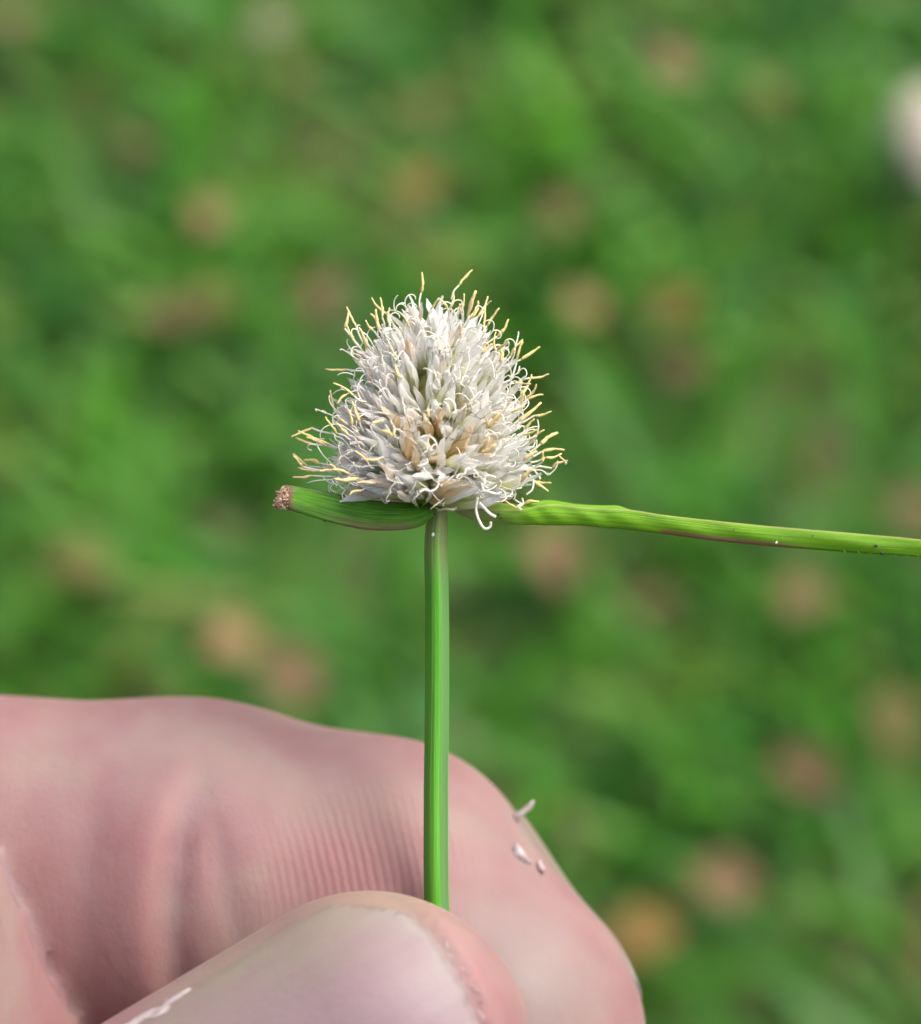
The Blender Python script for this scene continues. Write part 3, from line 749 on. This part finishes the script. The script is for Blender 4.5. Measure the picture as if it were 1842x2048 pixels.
# ------------------------------------------------------------------ flower head
HC = np.array([P(864, 0)[0], 0, 0])
ys_ = np.array([598, 615, 640, 680, 730, 780, 830, 880, 920, 960, 985, 1000])
hw_ = np.array([20, 72, 106, 138, 160, 174, 188, 205, 212, 206, 180, 128]) / PX
def head_r(py): return np.interp(py, ys_, hw_)
def head_y(px, py):
    """depth of the front of the head behind a pixel (mm)"""
    r = float(head_r(py)); x = (px - 864)/PX
    return -math.sqrt(max(r*r - x*x, 0.0)) * 0.92

nd = Nodes('white_scale'); uvn = nd.coord('UV'); sp = nd.new('ShaderNodeSeparateXYZ'); nd.link(uvn, sp.inputs[0])
oi = nd.new('ShaderNodeObjectInfo'); rnd = oi.outputs['Random']
veins = nd.noise(nd.mapping(uvn, scale=(16, 1.2, 1)), 1.0, 2)
ln = nd.math('ADD', sp.outputs[1], nd.math('MULTIPLY', nd.math('SUBTRACT', rnd, 0.53), 0.45))
c = nd.ramp(ln, [(0.0, (0.55, 0.62, 0.16)), (0.25, (0.70, 0.75, 0.34)), (0.45, (0.85, 0.87, 0.70)), (0.60, (0.90, 0.91, 0.89)), (1.0, (0.91, 0.925, 0.945))])
kl = nd.math('ABSOLUTE', nd.math('SUBTRACT', sp.outputs[0], 0.5))
kf = nd.math('MULTIPLY', nd.ramp(kl, [(0.0, (1, 1, 1)), (0.05, (.7, .7, .7)), (0.11, (0, 0, 0))]), nd.ramp(ln, [(0.25, (.75, .75, .75)), (0.62, (0, 0, 0))]))
c = nd.mix(kf, c, (0.56, 0.64, 0.16))
c = nd.mix(nd.math('MULTIPLY', veins, 0.35), c, nd.mix(1.0, c, (0.90, 0.89, 0.84), 'MULTIPLY'))
tanf = nd.math('MULTIPLY', nd.ramp(rnd, [(0.84, (0, 0, 0)), (0.93, (.6, .6, .6)), (1.0, (1, 1, 1))]), nd.ramp(nd.noise(nd.coord(), 900, 3), [(0.4, (0.1, .1, .1)), (0.6, (1, 1, 1))]))
c = nd.mix(tanf, c, (0.62, 0.45, 0.26))
scale_white = leafy(nd, c, 0.42, 0.48, normal=nd.bump(veins, 0.5, 0.0001), spec=0.35)
nd = Nodes('tan_scale'); uvn = nd.coord('UV'); sp = nd.new('ShaderNodeSeparateXYZ'); nd.link(uvn, sp.inputs[0])
c = nd.ramp(nd.math('ADD', sp.outputs[1], nd.math('MULTIPLY', nd.noise(nd.coord(), 700, 3), 0.5)), [(0.2, (0.52, 0.46, 0.16)), (0.5, (0.66, 0.42, 0.17)), (0.75, (0.80, 0.60, 0.34)), (1.0, (0.86, 0.74, 0.54))])
scale_tan = leafy(nd, c, 0.5, 0.35)

def scale_mesh(i, mat):
    r = random.Random(100 + i)
    L = r.uniform(2.65, 3.3); W = r.uniform(0.55, 0.95); n, m = 12, 6
    fold = r.uniform(0.18, 0.42); ph = r.uniform(0, 6); sway = r.uniform(-.16, .16); bow = r.uniform(0.10, 0.24); tipc = r.uniform(-0.12, 0.32); sk = r.uniform(-0.12, 0.12)
    V, UV = [], []
    for a in range(n + 1):
        t = a / n
        w = W/2 * ((t + 0.06)**0.5 * (1.0 - t)**0.72) / 0.585
        if a == n: w = 0.012
        for b in range(m + 1):
            s = b/m*2 - 1
            out = fold * (1 - abs(s)**1.35) * (w/(W/2)) + bow*math.sin(math.pi*min(1, t*1.05)) + tipc*t**3 + 0.035*math.sin(9*t + 4*s + i) + 0.03*math.sin(23*t*abs(s) + 2*i)
            ww = w*(1 + 0.16*math.sin(13*t + ph + (2 if s > 0 else 0))*abs(s))
            V.append((s*ww + sk*t*t + sway*math.sin(3.5*t + ph)*t, -out, t*L - (0.25*r.random()*t*t*abs(s) if a > 7 else 0))); UV.append((b/m, t))
    F = [(a*(m+1)+b, a*(m+1)+b+1, (a+1)*(m+1)+b+1, (a+1)*(m+1)+b) for a in range(n) for b in range(m)]
    return mesh('scale', np.array(V)*MM, F, mat, UV)
NS = 12
scales_w = [scale_mesh(i, scale_white) for i in range(NS)]
scales_t = [scale_mesh(i, scale_tan) for i in range(NS)]

def style_mesh(i, mat, rad=0.029, curl=1.0):
    r = random.Random(500 + i); V, F, UV = [], [], []
    stalk = r.uniform(0.3, 0.9)
    b0 = np.array((0, 0, stalk*0.5)); lean = np.array((r.uniform(-.3, .3), r.uniform(-.3, .3), 0))
    p1 = np.array((0, 0, -0.5)); p2 = np.array((0, 0, stalk)) + lean
    tv, tf, tu = tube(spline([p1, b0, p2], 5), rad, 5); V += list(tv); F += tf; UV += list(tu)
    for k in range(2):
        az = r.uniform(0, 6.28) if k == 0 else az + r.uniform(1.8, 4.4)
        d = np.array((math.cos(az), math.sin(az), 0)); ang = r.uniform(0.1, 0.6); pos = p2.copy(); path = [pos.copy()]
        ln = r.uniform(0.55, 1.3)*curl; kk = 13; tot = r.uniform(1.0, 4.2); wob = r.uniform(-.35, .35)
        side = np.array((-math.sin(az), math.cos(az), 0))
        for q in range(kk):
            ang += tot/kk * (0.5 + q/kk)
            pos = pos + (d*math.sin(ang) + np.array((0, 0, math.cos(ang))) + side*wob) * ln/kk; path.append(pos.copy())
        tv, tf, tu = tube(path, np.linspace(rad, rad*0.75, len(path)), 5); o = len(V); V += list(tv); UV += list(tu); F += [tuple(x+o for x in f) for f in tf]
    return mesh('style', np.array(V)*MM, F, mat, UV)
nd = Nodes('style_white'); g = nd.coord()
style_m = leafy(nd, nd.ramp(nd.noise(g, 1500, 2), [(0.4, (0.86, 0.84, 0.76)), (0.65, (0.92, 0.92, 0.91))]), 0.4, 0.3)
nd = Nodes('style_brown'); g = nd.coord()
brown_m = leafy(nd, nd.ramp(nd.noise(g, 1500, 2), [(0.4, (0.09, 0.04, 0.018)), (0.65, (0.25, 0.13, 0.06))]), 0.6, 0.1)
styles = [style_mesh(i, style_m) for i in range(14)]
withered = [style_mesh(40 + i, brown_m, 0.022, 0.7) for i in range(5)]

def frame(z, roll, origin):
    z = Vector(z).normalized(); x = Vector((0.3, 0.2, 1)).cross(z)
    if x.length < 1e-3: x = Vector((1, 0, 0))
    x.normalize(); y = z.cross(x)
    m = Matrix((x, y, z)).transposed().to_4x4()
    return Matrix.Translation(Vector(origin)*MM) @ m @ Matrix.Rotation(roll, 4, 'Z')

# points spread evenly over the head
ga = math.pi*(3 - math.sqrt(5))
yy = np.linspace(1000, 600, 400); rr_ = head_r(yy)
dl = np.hypot(np.gradient(rr_), np.gradient(yy)/PX); cum = np.cumsum(rr_*dl + 0.01); cum /= cum[-1]
NSP = 300
back_V, back_F, back_UV = [], [], []
nscale = 0; nstyle = 0; nobj = 0
order = []
for i in range(NSP):
    py = float(np.interp((i + 0.5)/NSP, cum, yy)); a = i*ga + random.uniform(-.16, .16)
    py += random.uniform(-8, 8)
    r = float(head_r(py)); T = np.array([HC[0] + r*math.cos(a), r*math.sin(a)*0.92, (1024 - py)/PX])
    if py < 845: A = np.array([HC[0] + 0.05*r*math.cos(a), 0, (1024 - min(py + 150, 915))/PX])
    else: A = np.array([HC[0], 0, (1024 - 972 - (py-920)*0.12)/PX])
    if py > 975: T[2] = (1024 - py)/PX + 0.2
    order.append((T[1], i, T, A, py))
order.sort(key=lambda q: q[0])
for yT, i, T, A, py in order:
    d = T - A; d += np.array([random.uniform(-1, 1) for _ in range(3)])*0.24*np.linalg.norm(d)
    ld = np.linalg.norm(d); d /= ld
    Ls = 3.05
    org = T*random.uniform(0.985, 1.0) + np.array((0, 0, 0)) - d*Ls*random.uniform(0.95, 1.02)
    roll = random.uniform(0, 6.28)
    M = frame(d, roll, org)
    px = T[0]*PX + 921
    front = yT < 0.9
    tan = False
    if front and yT < -1:
        z1 = math.exp(-(((px-945)/70)**2 + ((py-850)/38)**2)); z2 = math.exp(-(((px-775)/60)**2 + ((py-815)/40)**2)); z3 = math.exp(-(((px-950)/45)**2 + ((py-975)/25)**2))
        tan = random.random() < 0.95*max(z1, z2, 0.8*z3)
    nsc = 3 if front else 2
    if front and nscale + 2 > 299: front = False
    sc = random.uniform(0.86, 1.08)
    if front:
        spk = obj('spikelet', None, sedge, M); spk.empty_display_size = 0.001
        spk.scale = (spk.scale[0]*sc, spk.scale[1]*sc, spk.scale[2]*sc)
    for k in range(nsc):
        me = random.choice(scales_t if (tan and k != 1) else scales_w)
        op = (random.uniform(0.02, 0.16), random.uniform(0.02, 0.16), random.uniform(-0.06, 0.04))[k]
        rz = (0, math.pi, random.uniform(0.8, 2.2))[k] + random.uniform(-.25, .25)
        ml = Matrix.Rotation(rz, 4, 'Z') @ Matrix.Rotation(op, 4, 'X') @ Matrix.Scale((1, 0.93, 0.86)[k]*random.uniform(.93, 1.05), 4)
        if front and k < 2:
            obj('scale', me, spk, ml); nscale += 1
        else:
            mt = M @ Matrix.Scale(sc, 4) @ ml; o = len(back_V)
            back_V += [mt @ v_.co for v_ in me.vertices]; back_F += [tuple(x+o for x in p.vertices) for p in me.polygons]
            n_ = len(me.vertices); back_UV += [((q % 7)/6, (q//7)/12) for q in range(n_)]
    if front and random.random() < (0.45 if (py > 890 and yT < -2.5) else 0.9) and nstyle < 290:
        st = obj('style', random.choice(styles), spk, Matrix.Translation((random.uniform(-.15, .15)*MM, random.uniform(-.15, .15)*MM, Ls*MM*random.uniform(0.72, 0.98))) @ Matrix.Rotation(random.uniform(0, 6.28), 4, 'Z') @ Matrix.Rotation(random.uniform(0, .5), 4, 'X')); nstyle += 1
        if random.random() < 0.3:
            obj('style', random.choice(styles), spk, Matrix.Translation((random.uniform(-.25, .25)*MM, random.uniform(-.25, .25)*MM, Ls*MM*random.uniform(0.6, 0.95))) @ Matrix.Rotation(random.uniform(0, 6.28), 4, 'Z') @ Matrix.Rotation(random.uniform(0, .7), 4, 'X')); nstyle += 1
me = mesh('scales_behind', back_V, back_F, scale_white, back_UV)
tag(obj('scale', me, sedge), 'inner scales and scales on the far side of the head', kind='stuff')
# core that carries the spikelets
nd = Nodes('receptacle'); g = nd.coord()
nd.link(nd.ramp(nd.noise(g, 1200, 3), [(0.35, (0.32, 0.34, 0.08)), (0.65, (0.60, 0.62, 0.26))]), nd.b.inputs['Base Color']); nd.b.inputs['Roughness'].default_value = 0.7
rows = [(700, 6), (720, 26), (780, 45), (850, 58), (900, 70), (950, 74), (985, 55), (1002, 24), (1008, 12)]
V, F = [], []
for (py, w) in rows:
    for j in range(20):
        a = 2*math.pi*j/20; V.append((HC[0] + (w/PX)*math.cos(a) + (P(872, 0)[0]-HC[0])*(py-700)/300, w/PX*math.sin(a), (1024-py)/PX))
F = [(i*20+j, i*20+(j+1) % 20, (i+1)*20+(j+1) % 20, (i+1)*20+j) for i in range(len(rows)-1) for j in range(20)] + [tuple(range(20))]
obj('receptacle', mesh('receptacle', np.array(V)*MM, F, nd.m), sedge)

# stamens: traced from the photograph, standing on the head ---------------------
nd = Nodes('anther'); g = nd.coord(); oi = nd.new('ShaderNodeObjectInfo')
c = nd.ramp(oi.outputs['Random'], [(0.0, (0.76, 0.58, 0.27)), (0.4, (0.82, 0.65, 0.28)), (0.7, (0.86, 0.74, 0.27)), (1.0, (0.72, 0.53, 0.26))])
c = nd.mix(nd.math('MULTIPLY', nd.noise(g, 2600, 3), 0.5), c, (0.78, 0.68, 0.38))
anther_m = leafy(nd, c, 0.6, 0.12, normal=nd.bump(nd.noise(g, 5000, 3), 0.8, 0.0001))
Z1 = (560, 520); Z2 = (840, 520); Z3 = (560, 780); Z4 = (840, 780)
S = [  # zoom origin, tip, anther base, filament foot (or None), fat
 (Z1, (1720, 150), (1710, 400), (1700, 640), 0), (Z1, (1105, 455), (1300, 660), (1420, 850), 0), (Z1, (1215, 460), (1240, 700), (1270, 840), 0), (Z1, (1160, 600), (1200, 850), (1260, 950), 1),
 (Z1, (1100, 650), (1180, 760), (1250, 880), 0), (Z1, (1330, 580), (1325, 780), (1340, 900), 0), (Z1, (1040, 735), (1140, 860), (1250, 1000), 0), (Z1, (805, 570), (925, 820), (1010, 1010), 0),
 (Z1, (835, 630), (785, 830), (980, 1070), 0), (Z1, (800, 760), (900, 990), (980, 1080), 0), (Z1, (960, 815), (1050, 1070), (1120, 1200), 1), (Z1, (550, 1325), (800, 1330), (1000, 1350), 0),
 (Z1, (645, 1490), (900, 1650), (1050, 1720), 0), (Z3, (610, 0), (655, 240), (720, 380), 0), (Z3, (690, 165), (820, 45), (950, 0), 0), (Z1, (1460, 640), (1570, 820), None, 0),
 (Z1, (890, 1160), (930, 1210), (1010, 1240), 0), (Z1, (1390, 1270), (1450, 1440), None, 1), (Z1, (1340, 1050), (1430, 1200), None, 0),
 (Z2, (630, 120), (470, 310), (380, 480), 0), (Z2, (410, 390), (370, 580), (360, 700), 0), (Z2, (230, 460), (340, 600), (370, 720), 0), (Z2, (230, 465), (130, 600), (100, 720), 0),
 (Z2, (535, 410), (510, 570), (510, 720), 0), (Z2, (480, 530), (500, 640), (515, 740), 0), (Z2, (675, 375), (580, 680), (560, 800), 1), (Z2, (705, 490), (640, 650), (590, 780), 0),
 (Z2, (710, 580), (600, 720), (540, 820), 0), (Z2, (825, 440), (700, 690), (600, 800), 0), (Z2, (790, 580), (770, 850), (740, 960), 0), (Z2, (960, 580), (810, 800), (730, 930), 0),
 (Z2, (1070, 720), (940, 930), (800, 1020), 0), (Z2, (920, 870), (920, 1110), (880, 1220), 0), (Z2, (1075, 980), (940, 1070), (860, 1160), 0), (Z2, (880, 1010), (740, 1140), None, 1),
 (Z2, (985, 1070), (980, 1240), (930, 1330), 1), (Z2, (1250, 960), (1100, 1170), (980, 1290), 0), (Z2, (1250, 985), (1180, 1210), (1090, 1480), 0), (Z2, (1455, 1050), (1220, 1210), (1000, 1300), 0),
 (Z2, (1565, 1380), (1330, 1430), (1150, 1530), 0), (Z2, (1360, 1390), (1230, 1650), (1150, 1740), 0), (Z2, (1350, 1505), (1140, 1500), (1040, 1540), 0), (Z2, (1415, 1510), (1260, 1690), (1150, 1800), 0),
 (Z2, (1500, 1630), (1310, 1690), (1180, 1790), 0), (Z2, (1230, 1580), (1230, 1760), (1160, 1840), 0),
 (Z4, (1470, 150), (1200, 380), (1080, 470), 1), (Z4, (1595, 255), (1390, 310), (1240, 400), 0), (Z4, (1390, 350), (1280, 480), (1170, 560), 0), (Z4, (1270, 200), (1100, 270), (1000, 330), 0),
 (Z4, (1510, 480), (1330, 620), (1200, 700), 0), (Z4, (1440, 470), (1260, 540), (1150, 600), 0), (Z4, (1665, 520), (1460, 660), (1330, 760), 1), (Z4, (1750, 725), (1470, 750), (1330, 820), 0),
 (Z4, (1715, 775), (1510, 820), (1340, 880), 0), (Z4, (1790, 860), (1600, 950), (1360, 925), 0), (Z4, (1690, 800), (1750, 870), None, 0), (Z4, (1490, 750), (1490, 870), (1400, 930), 0),
 (Z4, (1375, 965), (1225, 1110), (1130, 1150), 1), (Z4, (1590, 1125), (1390, 1100), (1230, 1080), 0), (Z4, (1560, 1230), (1390, 1110), (1240, 1060), 1), (Z4, (1440, 1355), (1260, 1390), (1150, 1330), 1),
 (Z4, (1000, 1330), (1170, 1430), (1230, 1380), 0), (Z4, (1430, 740), (1260, 860), None, 1), (Z4, (910, 660), (740, 760), None, 1), (Z4, (790, 300), (800, 460), None, 0), (Z4, (960, 270), (820, 460), None, 1),
 (Z4, (1410, 620), (1330, 640), None, 0),
 (Z3, (140, 565), (380, 460), (640, 530), 0), (Z3, (220, 490), (600, 660), (760, 700), 1), (Z3, (190, 580), (420, 660), (680, 720), 0), (Z3, (320, 570), (540, 670), (700, 700), 0),
 (Z3, (550, 325), (700, 530), (850, 610), 0), (Z3, (680, 395), (840, 550), (930, 620), 0), (Z3, (700, 330), (850, 440), (950, 520), 0), (Z3, (870, 140), (960, 390), (1010, 500), 1),
 (Z3, (830, 240), (870, 430), (950, 530), 0), (Z3, (160, 770), (340, 930), (640, 970), 0), (Z3, (160, 795), (270, 930), (600, 980), 0), (Z3, (290, 850), (490, 890), (720, 940), 1),
 (Z3, (220, 940), (480, 980), (700, 990), 0), (Z3, (480, 985), (640, 970), None, 0), (Z3, (150, 1060), (390, 1040), (680, 1050), 0), (Z3, (600, 900), (700, 990), None, 0), (Z3, (640, 960), (850, 1020), None, 0),
 (Z3, (660, 1080), (940, 1070), None, 1), (Z3, (930, 1130), (1130, 1130), None, 0), (Z3, (840, 1270), (1000, 1215), None, 0), (Z3, (900, 740), (1070, 890), None, 0), (Z3, (1040, 840), (1200, 830), None, 0),
 (Z3, (1110, 395), (1240, 370), None, 0), (Z3, (1230, 490), (1360, 560), None, 1), (Z3, (1380, 430), (1370, 560), None, 0), (Z3, (1800, 220), (1800, 330), None, 1)]
def zpx(z, p): return z[0] + p[0]/6.067, z[1] + p[1]/6.067
for k, (z, t, b, f, fat) in enumerate(S):
    tx, ty = zpx(z, t); bx, by = zpx(z, b)
    inside = head_y(bx, by)
    jit = random.uniform(-1.0, 1.0)
    yb = inside - 0.6 if inside < -0.9 else jit
    yt = yb + random.uniform(-.35, .35) - (0.25 if inside < -0.9 else 0)
    pt, pb = P(tx, ty, yt), P(bx, by, yb)
    mid = (pt+pb)/2 + np.array([random.uniform(-.09, .09), random.uniform(-.06, .06), random.uniform(-.09, .09)])
    path = spline([pb, mid, pt], 8)
    w = (0.080 if fat else 0.055) * random.uniform(.9, 1.1)
    rad = w*np.array([.6, 1.0, 1.15, 1.1, .95, .8, .75, .55]) * np.array([random.uniform(.78, 1.2) for _ in range(8)])
    path = path + np.array([[random.uniform(-.018, .018) for _ in range(3)] for _ in range(8)])
    if f is None:
        dv = (pb - pt); foot = pb + dv*0.35 + np.array((0, 0.9, 0))
    else:
        fx, fy = zpx(z, f); yi = head_y(fx, fy); foot = P(fx, fy, (yi + 0.4) if inside < -0.9 else yb*0.6 + 0.1)
    mid = (pb+foot)/2 + np.array([random.uniform(-.08, .08), random.uniform(-.1, .1), random.uniform(-.08, .08)])
    tv, tf, tu = tube(spline([foot, mid, pb], 9), 0.040 if f else 0.034, 5)
    st = obj('stamen', mesh('stamen', np.array(tv)*MM, tf, style_m), sedge)
    tv, tf, tu = tube(path, rad, 6)
    obj('anther', mesh('anther', np.array(tv)*MM, tf, anther_m), st)

# curly styles traced at the foot of the head, and withered threads
def curl(points, rad=0.045, mat=style_m, y=-0.9, name='style'):
    pts_ = spline([P(*zpx(Z4, p), y + 0.05*math.sin(i*2)) for i, p in enumerate(points)], 26)
    tv, tf, tu = tube(pts_, rad, 6); return obj(name, mesh(name, np.array(tv)*MM, tf, mat), sedge)
curl([(700, 1300), (680, 1440), (710, 1570), (780, 1680), (850, 1660), (860, 1600)], 0.062, y=-1.6)
curl([(720, 1370), (790, 1440), (850, 1500), (920, 1540)], 0.07, y=-1.7)
curl([(790, 1140), (790, 1060), (850, 1040), (920, 1060)], y=-3.6); curl([(750, 1130), (770, 1210), (850, 1240), (930, 1260), (985, 1240)], y=-3.7)
curl([(440, 1070), (480, 1025), (540, 1020), (560, 960), (610, 950)], y=-4.3); curl([(300, 120), (360, 110), (420, 170), (430, 290)], y=-3.9)
curl([(0, 580), (80, 555), (160, 590), (205, 670), (200, 740)], y=-4.0); curl([(1330, 1030), (1375, 1110), (1360, 1210), (1290, 1270)], y=-1.0)
curl([(1240, 1310), (1250, 1380), (1200, 1420), (1230, 1450)], y=-.9); curl([(1390, 980), (1440, 1040), (1460, 1080)], y=-.4)
curl([(80, 830), (90, 880), (30, 910), (-30, 920)], y=-4.2); curl([(-10, 1240), (60, 1210), (130, 1230), (200, 1190), (230, 1130)], y=-4.3)
for k in range(16):
    cx, cy = ((770, 838), (822, 855), (935, 815), (945, 865), (900, 700))[k % 5]
    px = cx + random.uniform(-28, 28); py = cy + random.uniform(-18, 18)
    yv = head_y(px, py) - 0.25
    o = obj('withered_style', withered[k % 5], sedge, Matrix.Translation(Vector(P(px, py, yv))*MM) @ Euler((random.uniform(.6, 2.2), random.uniform(-1, 1), random.uniform(0, 6)), 'XYZ').to_matrix().to_4x4() @ Matrix.Scale(random.uniform(.35, .6), 4))
for k in range(26):
    px = random.uniform(700, 1030); py = random.uniform(660, 980); yv = head_y(px, py) - .12
    o = obj('speck', sm1, sedge); o.location = Vector(P(px, py, yv))*MM; o.scale = [random.uniform(.018, .035)*MM]*3
